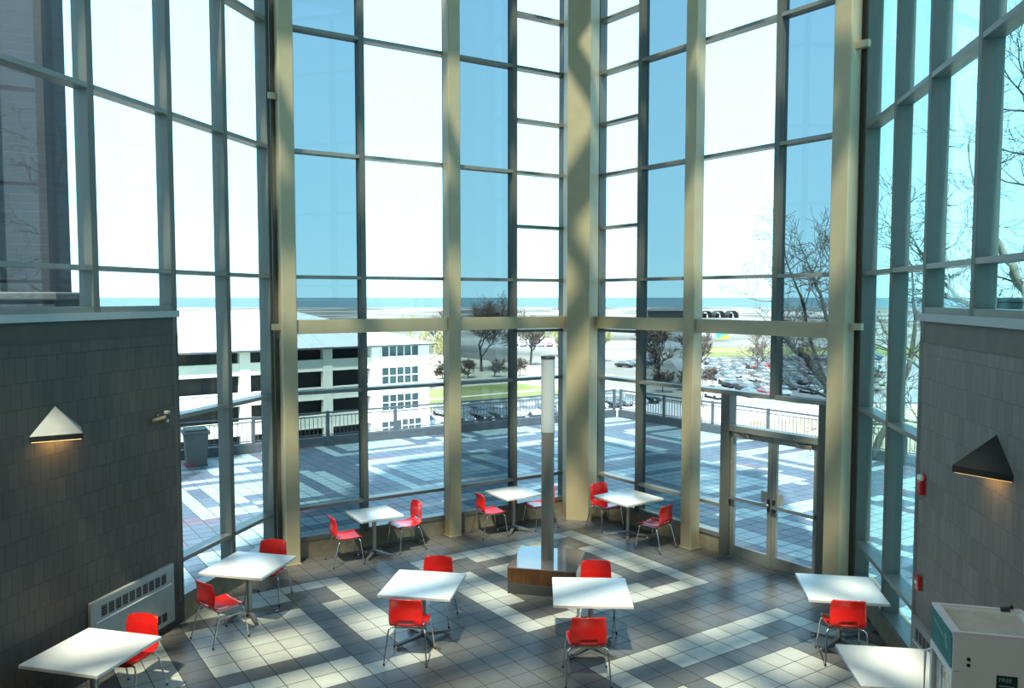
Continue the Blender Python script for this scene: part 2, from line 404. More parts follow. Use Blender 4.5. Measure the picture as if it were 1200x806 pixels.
# ---- the door bay below the head rail: two sidelights, a transom light, double doors
SL, SR = -8.55, -6.72
WN[0] += 1; e = struct(empty('window_%d' % WN[0], P('R', -9.30), PL['R'][2])); w = SL-.08+9.30
m = MB(); m.rbox(-.05, .05, 0, MD, T1-.03, T3, .006); m.build('mullion', M['frame'], e)
for z, h in ((T1,.075),(T2,TH)): m = MB(); m.box(.05, w, .002, MD-.004, z-h/2, z+h/2); m.build('transom', M['transom'], e)
for a, b in ((T1,T2),(T2,T3)): m = MB(); m.box(.04, w+.01, .112, .124, a+.02, b-.02); m.build('pane', c, e)
m = MB(); m.box(0, w, .02, .30, 0, T1-.03); m.build('base_panel', M['base'], e)
WN[0] += 1; e = struct(empty('window_%d' % WN[0], P('R', SR+.08), PL['R'][2])); w = rC_-.10-SR-.08
for z, h in ((T1,.075),(T2,TH)): m = MB(); m.box(0, w, .002, MD-.004, z-h/2, z+h/2); m.build('transom', M['transom'], e)
for a, b in ((T1,T2),(T2,T3)): m = MB(); m.box(-.01, w+.01, .112, .124, a+.02, b-.02); m.build('pane', t, e)
m = MB(); m.box(0, w, .02, .30, 0, T1-.03); m.build('base_panel', M['base'], e)
WN[0] += 1; e = struct(empty('window_%d' % WN[0], P('R', SL), PL['R'][2])); w = SR-SL; HD = 2.20
m = MB(); m.rbox(-.09, .09, 0, MD, 0, T3-.02, .006); m.build('mullion', M['frame'], e)
m = MB(); m.rbox(w-.09, w+.09, 0, MD, 0, T3-.02, .006); m.build('mullion', M['frame'], e)
m = MB(); m.box(.09, w-.09, .002, MD-.004, HD-.05, HD+.05); m.build('transom', M['transom'], e)
m = MB(); m.box(.08, w-.08, .112, .124, HD+.03, T3-.02); m.build('pane', c, e)
m = MB(); m.box(.09, w-.09, .0, .2, -.002, .018); m.build('threshold', M['steel'], e)
LW = (w-.18)/2
def door(n, x0, mir):
    d = struct(empty(n, P('R', SL+.09+x0), PL['R'][2])); st, br = .085, .20
    f = MB(); f.box(.004, st, .05, .10, .02, HD-.055); f.box(LW-st, LW-.004, .05, .10, .02, HD-.055)
    f.box(st, LW-st, .05, .10, .02, br); f.box(st, LW-st, .05, .10, HD-.15, HD-.055); lf = f.build('door_leaf', M['door'], d)
    g = MB(); g.box(st-.005, LW-st+.005, .07, .08, br-.005, HD-.145); g.build('pane', c, lf)
    b = MB(); b.rbox(.03, LW-.03, -.015, .025, .995, 1.05, .008); b.box(.03, .07, .025, .05, .99, 1.055); b.box(LW-.07, LW-.03, .025, .05, .99, 1.055)
    b.build('push_bar', M['steel'], d)
    xa = LW-st-.13 if not mir else st
    k = MB(); k.rbox(xa, xa+.13, .06, .066, 1.06, 1.24, .002); k.build('notice_plate', M['convector'], d)
    xc = st+.02 if not mir else LW-st-.30
    k = MB(); k.rbox(xc, xc+.28, -.01, .048, HD-.145, HD-.08, .008); cl = k.build('door_closer', M['pole_grey'], d)
    k = MB(); k.tube([(xc+.05,.01,HD-.075),(xc+.32*(1 if not mir else .5),-.05,HD-.06),(xc+.2,.02,HD-.052)], .012, 6); k.build('closer_arm', M['black'], d)
    k = MB(); xx = LW-.05 if not mir else .05; k.rbox(xx-.02, xx+.02, .02, .05, .93, 1.13, .004); k.build('latch', M['black'], d)
door('door_1', 0, False); door('door_2', LW, True)

# ---- columns and the beam that ties them
def col_at(pl, s, off, sz=.24, brackets=()):
    m = MB(); h = sz/2; m.rbox(-h, h, -h, h, 0, TOP, .012)
    o = m.build('column', M['column']); p = P(pl, s, off); o.location = p; o.rotation_euler.z = PL[pl][2]; struct(o)
    b = MB(); b.rbox(-h-.012, h+.012, -h-.012, h+.012, 0, .018, .004); b.build('base_plate', M['column'], o)
    for (x0,x1,y0,y1,z) in brackets:
        b = MB(); b.rbox(x0, x1, y0, y1, z-.05, z+.05, .006); b.build('bracket', M['column'], o)
    return o
OFF = -.145
col_at('L', 3.665, OFF, brackets=((-.26,-.11,-.03,.03,3.92),(-.26,-.11,-.03,.03,7.6)))
col_at('L', 6.67, OFF); col_at('R', -9.155, OFF); 
col_at('R', -6.375, OFF-.02, .27, brackets=((.12,.32,-.03,.05,3.98),(.12,.32,-.03,.05,7.95)))
ax = (APEX - Vector((0,0,0)))
cp = [(1.075,15.585),(1.50,15.505),(1.70,15.80),(1.66,16.05),(1.42,16.22),(1.22,16.13),(1.02,15.93)]
m = MB(); m.prism(cp, 0, TOP); struct(m.build('column', M['column']))
def beam(pl, s0, s1):
    m = MB(); m.rbox(s0, s1, OFF-.06, OFF+.06, 3.80, 4.03, .008); o = m.build('beam', M['column']); o.location = PL[pl][0]; o.rotation_euler.z = PL[pl][2]; struct(o)
beam('L', 3.785, 6.55); beam('L', 6.79, 9.22); beam('R', -11.62, -9.275); beam('R', -9.035, -6.51)

# ---- glass roof on a beam grid
ce = struct(empty('ceiling', (0, 6, TOP)))
rp_ = grow(room, .2); YS = -.75
gp = [Vector((yx('WL',YS)-.2,YS,0)), Vector((yx('WR',YS)+.2,YS,0))] + rp_[2:]
m = MB(); m.prism([(p.x, p.y-6) for p in gp], .62, .64); m.build('pane', M['roofglass'], ce)
m = MB(); m.prism([(p.x, p.y-6) for p in (rp_[0], rp_[1], gp[1], gp[0])], .60, .75); m.build('roof_slab', M['backwall'], ce)
def bars(name, ang, step, width, z0, z1, ph, jit):
    m = MB(); a = R(ang); u = Vector((math.cos(a), math.sin(a), 0)); n = Vector((-u.y, u.x, 0)); rr = random.Random(72)
    k = -16
    while k < 16:
        q = k + ph + rr.uniform(-jit, jit); wv = width*rr.uniform(.7, 1.3)
        # clip the bar to the room outline
        lo, hi = -30, 30
        for i in range(len(rp_)):
            A, B = rp_[i], rp_[(i+1) % len(rp_)]; e = B - A; nn = Vector((-e.y, e.x, 0)).normalized()
            b0 = Vector((0,6,0)) + n*q; dd = u.dot(nn); g0 = (b0 - A).dot(nn)
            if abs(dd) < 1e-6:
                if g0 < 0: hi = lo - 1
            elif dd > 0: lo = max(lo, -g0/dd)
            else: hi = min(hi, -g0/dd)
        if hi - lo > .5:
            c4 = [u*x + n*y for x, y in ((lo,q-wv/2),(hi,q-wv/2),(hi,q+wv/2),(lo,q+wv/2))]
            m.hexa([(p.x,p.y,z0) for p in c4], [(p.x,p.y,z1) for p in c4])
        k += step
    m.build(name, M['ceil'], ce)
bars('roof_beam', 32.9, 1.3, .36, .12, .6, .9, .25)
bars('roof_purlin', -55.2, 1.65, .40, -.0, .12, 1.2, .35)

# ------------------------------------------------------------------ furniture
def make_table(w, rot_feet=45):
    t = empty('cafe_table', (0,0,0)); h = w/2
    m = MB(); m.rbox(-h, h, -h, h, .712, .742, .004); top = m.build('tabletop', M['white_top'], t)
    m = MB(); m.prism([(-h-.002,-h-.002),(h+.002,-h-.002),(h+.002,h+.002),(-h-.002,h+.002)], .706, .733); m.build('edge_band', M['edge'], top)
    m = MB(); m.lathe([(.045,.06),(.036,.10),(.036,.69),(.036,.70)], 16); m.build('pedestal', M['steel'], t)
    m = MB(); m.rbox(-.19,.19,-.19,.19,.69,.712,.004); m.build('mounting_plate', M['base_metal'], t)
    for k in range(4):
        a = R(rot_feet + 90*k); L = w*.42; m = MB(); ca, sa = math.cos(a), math.sin(a)
        def q(x, y, z): return (x*ca - y*sa, x*sa + y*ca, z)
        b = [q(.02,-.032,.055), q(L,-.024,.018), q(L,.024,.018), q(.02,.032,.055)]
        tt = [q(.02,-.03,.105), q(L,-.02,.045), q(L,.02,.045), q(.02,.03,.105)]
        m.hexa(b, tt); f = m.build('foot', M['base_metal'], t)
        m = MB(); m.lathe([(.022,0),(.024,.012),(.014,.02)], 10, 0, q(L-.03,0,0)); m.build('glide', M['chrome'], f)
    return t

def make_chair():
    ch = empty('stacking_chair', (0,0,0))
    prof_seat = [(.232,.418,.205),(.226,.437,.215),(.19,.445,.222),(.12,.441,.226),(.04,.436,.226),(-.05,.434,.222),(-.12,.436,.216),(-.165,.445,.208),(-.19,.458,.202)]
    prof_back = [(-.19,.458,.202),(-.212,.476,.202),(-.226,.495,.204),(-.234,.510,.206),(-.239,.528,.208),(-.242,.56,.210),(-.240,.61,.209),(-.238,.66,.206),(-.243,.71,.203),(-.254,.75,.200),(-.266,.785,.194),(-.273,.803,.180),(-.276,.812,.155)]
    xs = [-1,-.9,-.75,-.6,-.48,-.3,-.1,.1,.3,.48,.6,.75,.9,1]
    def shell(name, prof, slot, dish):
        vs = []; fs = []; nx = len(xs)
        for k, (y, z, w) in enumerate(prof):
            for x in xs:
                e = x*x
                if dish == 'seat': vs.append((x*w, y, z + .018*e*e))
                else: vs.append((x*w, y + .035*e*min(1,(z-.45)/.1), z - (.012*e if k == len(prof)-1 else 0)))
        for i in range(len(prof)-1):
            for j in range(nx-1):
                if slot and 2 <= i <= 3 and 4 <= j <= 8: continue
                fs.append((i*nx+j, i*nx+j+1, (i+1)*nx+j+1, (i+1)*nx+j))
        m = MB(); m.add(vs, fs, 0, True); o = m.build(name, M['red'], ch)
        so = o.modifiers.new('thickness', 'SOLIDIFY'); so.thickness = .011; so.offset = 0
        return o
    shell('seat', prof_seat, False, 'seat'); shell('backrest', prof_back, True, 'back')
    m = MB(); z = .415
    m.tube([(-.17,.17,z),(.17,.17,z)], .009); m.tube([(-.17,-.14,z),(.17,-.14,z)], .009); m.tube([(-.15,.17,z),(-.15,-.14,z)], .009); m.tube([(.15,.17,z),(.15,-.14,z)], .009)
    m.build('seat_frame', M['chrome'], ch)
    for sx in (-1, 1):
        for (ya, yb) in ((.17, .235), (-.14, -.275)):
            m = MB(); m.tube([(sx*.15,ya,.416),(sx*.20,ya+(yb-ya)*.1,.414),(sx*.222,ya+(yb-ya)*.2,.395),(sx*.228,ya+(yb-ya)*.3,.36),(sx*.258,yb,.008)], .0095)
            lg = m.build('leg', M['chrome'], ch)
            m = MB(); m.lathe([(.012,0),(.013,.02),(.010,.024)], 8, 0, (sx*.258,yb,0)); m.build('glide', M['black'], lg)
    return ch

tproto = {}
TABLES = [  # x, y, rotation, width, label
 (-4.36,8.09,76,.93,'white cafe table by the dark brick wall, beside the wall convector'),
 (-3.62,10.77,77,.93,'white cafe table near the left glass wall, with a chair at each end'),
 (-1.136,10.016,81,.92,'white cafe table in the open floor left of the lamp pole'),
 (.985,9.76,88,.95,'white cafe table right in front of the lamp pole plinth'),
 (-2.347,13.363,32,.76,'small white cafe table against the left facade, between two khaki columns'),
 (.03,14.82,33,.80,'small white cafe table behind the lamp pole, against the left facade'),
 (2.14,14.47,-55,.90,'white cafe table just right of the tall centre column'),
 (4.146,9.871,-10,.93,'white cafe table in front of the double doors'),
 (3.81,7.72,-8,.91,'white cafe table beside the glass-door fridge, with no chair'),
]
for i, (x, y, a, w, lab) in enumerate(TABLES):
    if w not in tproto: o = tproto[w] = make_table(w)
    else: o = copy_tree(tproto[w])
    o.location = (x, y, 0); o.rotation_euler.z = R(a); tag(o, lab, 'table', 'white cafe tables')
CHAIRS = [ # x, y, facing angle, label
 (-4.24,8.62,-104,'red chair at the table by the dark brick wall, in front of the convector'),
 (-3.77,10.10,52,'red chair on the near side of the left glass wall table, nearest the brick wall'),
 (-3.56,11.40,-95,'red chair on the far side of the left glass wall table, beside the corner column'),
 (-1.06,10.66,-99,'red chair on the far side of the table left of the lamp pole'),
 (-1.25,9.55,84,'red chair on the near side of the table left of the lamp pole'),
 (1.13,10.47,-94,'red chair between the lamp plinth and the table in front of it'),
 (.865,9.02,90,'red chair on the near side of the table in front of the lamp plinth'),
 (-2.77,13.06,28,'red chair in profile at the left end of the small table between two columns'),
 (-1.87,13.77,-146,'red chair at the column end of the small table between two columns'),
 (-.40,14.60,27,'red chair at the left end of the small table behind the lamp pole'),
 (.53,15.10,-152,'red chair half hidden behind the lamp pole'),
 (1.79,15.04,-60,'red chair beside the tall centre column, at the table right of it'),
 (2.52,13.80,137,'red chair at the door end of the table right of the centre column'),
 (4.045,9.52,81,'red chair tucked under the table in front of the double doors'),
]
cproto = None
for x, y, a, lab in CHAIRS:
    if cproto is None: o = cproto = make_chair()
    else: o = copy_tree(cproto)
    o.location = (x, y, 0); o.rotation_euler.z = R(a-90); tag(o, lab, 'chair', 'red stacking chairs')

# ---- lamp pole on its plinth
t = tag(empty('floor_lamp', (.545,12.03,0), R(-12.5)), 'tall grey lamp pole with frosted top on a square dark wood plinth', 'lamp')
m = MB(); m.rbox(-.513,.513,-.513,.513,.0,.155,.004); m.build('toe_kick', M['shelter'], t)
m = MB(); m.rbox(-.515,.515,-.515,.515,.155,.385,.004); m.build('plinth', M['wood'], t)
m = MB(); m.rbox(-.52,.52,-.52,.52,.385,.402,.003); m.build('plinth_top', M['wood_top'], t)
m = MB(); m.lathe([(.098,.402),(.098,2.36)], 28); m.build('pole', M['pole_grey'], t)
m = MB(); m.lathe([(.104,2.36),(.104,3.47)], 28); m.build('lamp_tube', M['pole_acrylic'], t)
m = MB(); m.lathe([(.107,3.47),(.107,3.51),(.09,3.515)], 28); m.build('cap', M['black'], t)

# ---- wall lamps
def sconce(pl, s, z, body, glow, label, power):
    """half of a square pyramid: corner pointing out of the wall, tip on the wall"""
    e = tag(empty('wall_lamp', P(pl, s, 0, z), PL[pl][2]), label, 'lamp', 'triangular wall lamps'); w = .35
    m = MB(); m.add([(-w,0,0),(w,0,0),(0,-w,0),(0,0,.28)], [(0,2,3),(2,1,3),(1,0,3)]); m.build('shade', body, e)
    m = MB(); t_ = .014
    m.hexa([(-w,0,-.06),(0,-w,-.06),(0,-w+t_,-.06),(-w+t_,0,-.06)], [(-w,0,0),(0,-w,0),(0,-w+t_,0),(-w+t_,0,0)])
    m.hexa([(0,-w,-.06),(w,0,-.06),(w-t_,0,-.06),(0,-w+t_,-.06)], [(0,-w,0),(w,0,0),(w-t_,0,0),(0,-w+t_,0)]); m.build('rim', M['lamp_black_shaded'], e)
    m = MB(); q = w-.02; m.prism([(-q,-.002),(0,-q),(q,-.002)], -.066, -.045); m.build('diffuser', glow, e)
    l = bpy.data.lights.new('wall_lamp_bulb','AREA'); l.shape = 'RECTANGLE'; l.size = .35; l.size_y = .08; l.energy = power; l.color = (1.,.55,.2)
    lo = bpy.data.objects.new('bulb', l); COL.objects.link(lo); lo.parent = e; lo.location = (0,-.09,-.075)
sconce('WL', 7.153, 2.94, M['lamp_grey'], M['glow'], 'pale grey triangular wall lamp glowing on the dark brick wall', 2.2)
sconce('WR', -7.505, 2.925, M['lamp_black_shaded'], M['glow_r'], 'shade-darkened triangular wall lamp on the grey brick wall above the fridge', .8)  # shading on this side is put into the near-black body colour

# ---- convectors
def convector(pl, s0, s1, z0, z1, label):
    w = s1-s0; e = tag(empty('convector', P(pl, s0, 0, z0), PL[pl][2]), label, 'heater', 'wall convectors'); h = z1-z0
    m = MB(); m.rbox(0,w,-.045,0,0,h,.006); m.build('casing', M['convector'], e)
    m = MB(); m.box(.02,w-.02,-.05,-.044,h-.075,h-.005); m.build('top_strip', M['convector'], e)
    n = 10; pw = (w-.30)/n
    for k in range(n):
        g = MB(); x = .15+k*pw; g.box(x+.012,x+pw-.012,-.0462,-.044,h-.215,h-.085)
        v = g.build('vent', M['vent'], e)
        g = MB()
        for q in range(4): g.box(x+.014,x+pw-.014,-.048,-.0455,h-.205+q*.033,h-.2+q*.033)
        g.build('louver', M['pole_grey'], v)
    m = MB(); m.box(.08,w-.06,-.052,-.044,h-.262,h-.25); m.build('trim_strip', M['white'], e)
    for k in range(n):
        g = MB(); x = .15+k*pw; g.box(x+.012,x+pw-.012,-.0462,-.044,.06,.17); g.build('vent', M['vent'], e)
convector('WL', 7.52, 8.985, .115, .885, 'grey wall convector low on the dark brick wall')
convector('WR', -9.44, -7.98, .115, .83, 'grey wall convector behind the fridge on the grey brick wall')

# ---- small things on the walls
e = tag(empty('wall_spotlight', P('WL', 8.77, 0, 2.86), PL['WL'][2]), 'small brass and black fixture high on the dark brick wall', 'fixture')
m = MB(); m.lathe([(.045,0),(.045,.012),(.02,.016)], 14); o = m.build('wall_plate', M['black'], e, (0.06,0,0)); o.rotation_euler.x = R(90)
m = MB(); m.tube([(.06,-.01,0),(.06,-.09,0)], .014, 8); m.build('stem', M['black'], e)
m = MB(); m.tube([(-.16,-.09,-.012),(.05,-.09,-.005)], .024, 12); m.build('barrel', M['brass'], e)
m = MB(); m.rbox(.05,.12,-.12,-.06,-.03,.03,.006); m.build('body', M['black'], e)
m = MB(); m.rbox(.06,.13,-.115,-.065,.035,.075,.006); m.build('knob', M['lamp_grey'], e)
m = MB(); m.rbox(.085,.115,-.105,-.075,-.075,-.03,.006); m.build('nozzle', M['white'], e)
e = tag(empty('fire_alarm', P('WR', -9.29, 0, 2.35), PL['WR'][2]), 'red fire alarm sounder with white strobe on the grey brick wall', 'alarm')
m = MB(); m.rbox(-.055,.055,-.015,0,-.115,.115,.004); m.build('back_plate', M['alarm_red'], e)
m = MB(); m.rbox(-.05,.05,-.06,-.015,-.11,.035,.01); m.build('sounder', M['alarm_red'], e)
m = MB(); m.rbox(-.045,.045,-.065,-.015,.04,.105,.012); m.build('strobe', M['white'], e)
e = tag(empty('fire_alarm_pull', P('WR', -9.30, 0, 1.245), PL['WR'][2]), 'red fire alarm pull station low on the grey brick wall', 'alarm')
m = MB(); m.rbox(-.045,.045,-.045,0,-.08,.08,.006); m.build('housing', M['alarm_red'], e)
m = MB(); m.rbox(-.03,.03,-.06,-.045,-.01,.02,.004); m.build('pull_bar', M['white'], e)

# ---- glass-door fridge
fa = PL['WR'][2]
e = tag(empty('drinks_fridge', (3.70,6.05,0), fa+R(180)), 'white glass-door drinks fridge with teal sign beside the grey brick wall', 'fridge')
# local frame: x runs along the wall away from the viewer's left, y towards the room
FW, FD, FH = .60, .66, 1.90
e.rotation_euler.z = math.atan2(.56, .14) ; # x axis along the front edge (towards the facade), y = into the room
hx, hy = FW/2, FD/2
m = MB()
m.box(-hx,hx,-hy,-hy+.04,.08,FH-.02); m.box(-hx,-hx+.04,-hy,hy-.05,.08,FH-.02); m.box(hx-.04,hx,-hy,hy-.05,.08,FH-.02)
m.box(-hx+.04,hx-.04,-hy+.04,hy-.05,.08,.18); m.box(-hx+.04,hx-.04,-hy+.04,hy-.05,1.60,1.64)
cab = m.build('cabinet', M['fridge'], e)
m = MB(); m.box(-hx+.03,hx-.03,-hy+.03,hy-.06,FH-.055,FH-.045); m.build('top_panel', M['fridge_top'], cab)
m = MB(); m.box(-hx,hx,hy-.055,hy,FH-.05,FH); m.box(-hx,-hx+.03,-hy,hy-.055,FH-.02,FH); m.box(hx-.03,hx,-hy,hy-.055,FH-.02,FH); m.box(-hx+.03,hx-.03,-hy,-hy+.03,FH-.02,FH); m.build('top_rim', M['white'], cab)
m = MB(); m.box(-hx,hx,hy-.05,hy-.004,1.60,FH-.05); hd = m.build('header', M['fridge'], e)
m = MB(); m.box(-hx+.02,hx-.015,hy-.004,hy+.004,1.615,FH-.02); m.build('sign_panel', M['teal'], hd)
m = MB(); yy = hy+.006
m.add([(-hx+.10,yy,1.70),(-hx+.16,yy,1.72),(-hx+.20,yy,1.79),(-hx+.17,yy,1.83),(-hx+.13,yy,1.80),(-hx+.145,yy,1.77),(-hx+.12,yy,1.74)], [(6,5,4,3,2,1,0)]); m.build('sign_mark', M['teal_pale'], hd)
m = MB(); m.add([(-hx+.22,yy,1.76),(hx-.10,yy,1.80),(hx-.08,yy,1.83),(-hx+.22,yy,1.79)], [(3,2,1,0)]); m.build('sign_streak', M['teal_green'], hd)
dr = MB(); dr.box(-hx,-hx+.05,hy-.05,hy,.18,1.59); dr.box(hx-.05,hx,hy-.05,hy,.18,1.59); dr.box(-hx+.05,hx-.05,hy-.05,hy,.18,.24); dr.box(-hx+.05,hx-.05,hy-.05,hy,1.54,1.59)
dd = dr.build('door', M['fridge'], e)
g = MB(); g.box(-hx+.045,hx-.045,hy-.03,hy-.02,.235,1.545); g.build('pane', M['fridge_glass'], dd)
g = MB(); g.tube([(hx-.03,hy,.8),(hx-.03,hy+.045,.82),(hx-.03,hy+.045,1.5),(hx-.03,hy,1.52)], .012, 8); g.build('handle', M['white'], dd)
for k, z in enumerate((.45,.75,1.05,1.33)):
    g = MB(); g.box(-hx+.045,hx-.045,-hy+.05,hy-.07,z,z+.012); g.build('shelf', M['steel'], e)
for z in (1.70,1.655):
    g = MB(); g.lathe([(.013,0),(.013,.008)], 12); o = g.build('screw_cap', M['black'], e, (-hx-.0,hy-.11,z)); o.rotation_euler.y = R(-90)
g = MB(); g.box(-hx-.006,-hx+.002,hy-.44,hy-.30,1.40,1.60); lb = g.build('label_plate', M['label'], e)
cu = bpy.data.curves.new('label_text','FONT'); cu.body = 'FREE'; cu.size = .042; cu.extrude = .0005; cu.materials.append(M['ink'])
to = bpy.data.objects.new('label_text_curve', cu); COL.objects.link(to); dg = bpy.context.evaluated_depsgraph_get()
tm_ = bpy.data.meshes.new_from_object(to.evaluated_get(dg)); bpy.data.objects.remove(to); bpy.data.curves.remove(cu)
if not tm_.materials: tm_.materials.append(M['ink'])
o = bpy.data.objects.new('label_text', tm_); COL.objects.link(o); o.parent = lb; o.location = (-hx-.0075, hy-.315, 1.555); o.rotation_euler = (R(90), 0, R(-90))
g = MB(); g.box(-hx-.008,-hx-.006,hy-.42,hy-.32,1.52,1.526); g.box(-hx-.008,-hx-.006,hy-.42,hy-.32,1.47,1.50); g.build('label_line', M['ink'], lb)
g = MB(); g.tube([(-hx-.012,hy-.60,1.60),(-hx-.012,hy-.655,1.52)], .010, 6); g.build('hinge_pin', M['white'], e)
g = MB(); g.tube([(hx-.02,-hy+.16,FH-.005),(hx-.04,-hy+.10,FH+.01)], .02, 8); g.tube([(hx-.03,-hy+.12,FH),(hx-.0,-hy+.07,FH+.015)], .015, 8); g.build('cord_clip', M['black'], e)

# ------------------------------------------------------------------ terrace railing, bin, duct, tower
def railing(pl, s0, s1, label, step=2.25):
    e = tag(empty('railing', P(pl, s0, 0, -.02), PL[pl][2]), label, 'railing', 'terrace railings'); L = s1-s0
    m = MB(); m.box(0,L,-.14,.14,0,.26); m.build('curb', M['curb'], e)
    m = MB(); m.box(0,L,-.03,.03,.96,1.01); m.build('top_rail', M['rail'], e)
    m = MB(); m.box(0,L,-.015,.015,.86,.885); m.box(0,L,-.015,.015,.31,.335); m.build('side_rail', M['rail'], e)
    n = max(1, round(L/step))
    for k in range(n+1):
        x = L*k/n; m = MB(); m.rbox(x-.04,x+.04,-.04,.04,.26,1.03,.006); m.build('post', M['rail'], e)
        if k < n:
            m = MB(); q = x+.12
            while q < L*(k+1)/n-.06: m.box(q-.007,q+.007,-.007,.007,.33,.87); q += .125
            m.build('picket_panel', M['rail'], e)
sl = (DA-PL['LR'][0]).dot(PL['LR'][1]); sr = (DA-PL['RR'][0]).dot(PL['RR'][1])
railing('LR', sl-22, sl-.16, 'dark picket railing along the terrace edge in front of the parking garage')
railing('RR', sr+.16, sr+15, 'dark picket railing along the terrace edge facing the big parking lot')
e = tag(empty('litter_bin', (-8.35,20.85,-.02), R(28)), 'grey square litter bin standing on the terrace by the railing', 'bin')
m = MB(); m.hexa([(-.24,-.24,.03),(.24,-.24,.03),(.24,.24,.03),(-.24,.24,.03)], [(-.29,-.29,.84),(.29,-.29,.84),(.29,.29,.84),(-.29,.29,.84)]); m.build('body', M['bin'], e)
m = MB(); m.rbox(-.34,.34,-.34,.34,.84,.93,.03); m.rbox(-.28,.28,-.28,.28,.93,.98,.03); m.build('lid', M['bin'], e)
m = MB(); m.rbox(-.27,.27,-.27,.27,0,.03,.006); m.build('base', M['curb'], e)
e = tag(empty('exhaust_duct', (6.35,9.75,-.02)), 'grey square metal duct standing outside the right-hand glass wall', 'duct')
m = MB(); m.rbox(-.27,.27,-.27,.27,0,4.36,.01); m.build('body', M['duct'], e)
m = MB(); m.rbox(-.29,.29,-.29,.29,4.36,4.42,.01); m.build('cap', M['duct'], e)
e = tag(empty('brick_tower', (-8.27,15.0,-.02), R(28.8)), 'dark brick tower outside the left glass wall', 'tower')
m = MB(); m.prism([(-4.5,0),(-.35,0),(0,.35),(0,3.5),(-4.5,3.5)], 4.5, 15); m.build('shaft', M['tower'], e)
m = MB(); m.prism([(-4.7,-.22),(-.28,-.22),(.2,.28),(.2,3.7),(-4.7,3.7)], 0, 4.36); m.build('plinth', M['tower'], e)
m = MB(); m.prism([(-4.75,-.27),(-.25,-.27),(.25,.25),(.25,3.75),(-4.75,3.75)], 4.36, 4.52, 0, .03); m.build('ledge', M['tower_stone'], e)
m = MB(); m.box(-1.30,-1.12,-.14,.0,4.52,15); m.build('pilaster', M['tower_stone'], e)

# ------------------------------------------------------------------ the land below, z = -12
GZ = -12.0
def land(name, poly, z, m_, t_=.5):
    m = MB(); slab(m, [Vector((x,y,0)) for x, y in poly], z-t_, z, 0); return struct(m.build(name, m_))
land('ground', [(-700,30),(900,30),(1800,1330),(-1800,1330)], GZ-.02, M['land'], 2)
land('lake', [(-40000,1300),(40000,1300),(60000,60000),(-60000,60000)], GZ-.3, M['lake'], 1)
U = Vector((math.cos(R(36)), math.sin(R(36)), 0)); V = Vector((-U.y, U.x, 0)); Q0 = Vector((-5.5,103.5,0))
def uv(u, v): p = Q0 + U*u + V*v; return (p.x, p.y)
def strip(name, u0, u1, v0, v1, m_, lift): return land(name, [uv(u0,v0),uv(u1,v0),uv(u1,v1),uv(u0,v1)], GZ+lift, m_, .3)
strip('ground_parking', -22, 36, -14, 11, M['road'], .02)
strip('lawn', -10, 34, 12, 36, M['lawn'], .03)
strip('path', -10, 34, 16.5, 17.6, M['path'], .06); strip('path', -10, 34, 23, 24.2, M['path'], .06)
strip('ground_field', -30, 60, 36, 110, M['field'], .025)
strip('lawn', -40, 40, 84, 93, M['lawn'], .05)
land('ground_lot', [(30,124),(86,124),(112,212),(42,212)], GZ+.02, M['asphalt'], .3)
land('ground_lot', [(-10,256),(60,256),(60,300),(-10,300)], GZ+.03, M['asphalt'], .3)
land('ground_slope', [(24,70),(70,70),(62,118),(31,104)], GZ+.06, M['slope'], .3)
land('road', [(22,93),(90,93),(110,122),(30,122)], GZ+.04, M['road'], .3)
land('lawn', [(50,222),(140,222),(170,262),(60,262)], GZ+.03, M['lawn'], .3)

# ---- parking garage
GP = Vector((-10.25, 96.5, 0)); GU = Vector((math.cos(R(36.3)), math.sin(R(36.3)), 0))
e = tag(empty('parking_garage', (GP.x, GP.y, GZ), R(36.3)), 'cream four-storey parking garage beyond the terrace railing', 'building')
EAVE = -1.2-GZ
# local: x runs along the front (0 = right end, negative to the left), y = depth
GL = -78; XW = -7.6
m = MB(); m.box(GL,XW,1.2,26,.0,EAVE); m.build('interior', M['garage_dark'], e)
par = [(-2.5,-3.8),(-5.6,-7.0),(-8.7,-10.15)]
for a, b in par:
    m = MB(); m.box(GL,XW,-.0,.5,b-GZ,a-GZ); sp_ = m.build('parapet', M['garage'], e)
    m = MB(); m.box(GL,XW,-.06,.02,a-GZ-.14,a-GZ); m.box(GL,XW,-.06,.02,b-GZ,b-GZ+.14); m.build('coping', M['garage'], sp_)
m = MB(); m.box(GL,XW,0,.5,EAVE-.12,EAVE+.1); m.build('eave_band', M['garage'], e)
x = -12.9; k = 0
while x > GL:
    m = MB(); m.box(x-.55,x+.55,-.12,.6,0,EAVE-.05); m.build('pier', M['garage'], e); x -= 9.2; k += 1
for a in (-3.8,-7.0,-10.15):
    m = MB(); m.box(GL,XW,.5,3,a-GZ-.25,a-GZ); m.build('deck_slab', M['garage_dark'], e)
# stair and office block at the right end, glazed
m = MB(); m.box(XW,0,-.35,20,0,EAVE); blk = m.build('stair_block', M['garage_white'], e)
def gridwin(x0, x1, z0, z1, nx, nz):
    f = MB(); f.box(x0,x1,-.40,-.34,z0,z1); w_ = f.build('window', M['pane_dark'], e)
    b = MB()
    for i in range(nx+1): q = x0+(x1-x0)*i/nx; b.box(q-.055,q+.055,-.46,-.40,z0,z1)
    for i in range(nz+1): q = z0+(z1-z0)*i/nz; b.box(x0,x1,-.46,-.40,q-.055,q+.055)
    b.build('window_grid', M['garage_white'], w_)
gridwin(-6.4,-1.5,-2.55-GZ,-1.25-GZ,5,1); gridwin(-6.4,-1.5,-5.75-GZ,-3.75-GZ,5,2); gridwin(-6.4,-1.5,-8.85-GZ,-6.95-GZ,5,2)
gridwin(-6.4,-4.6,-11.6-GZ,-10.1-GZ,2,2); gridwin(-3.8,-1.2,-11.6-GZ,-10.0-GZ,3,2)
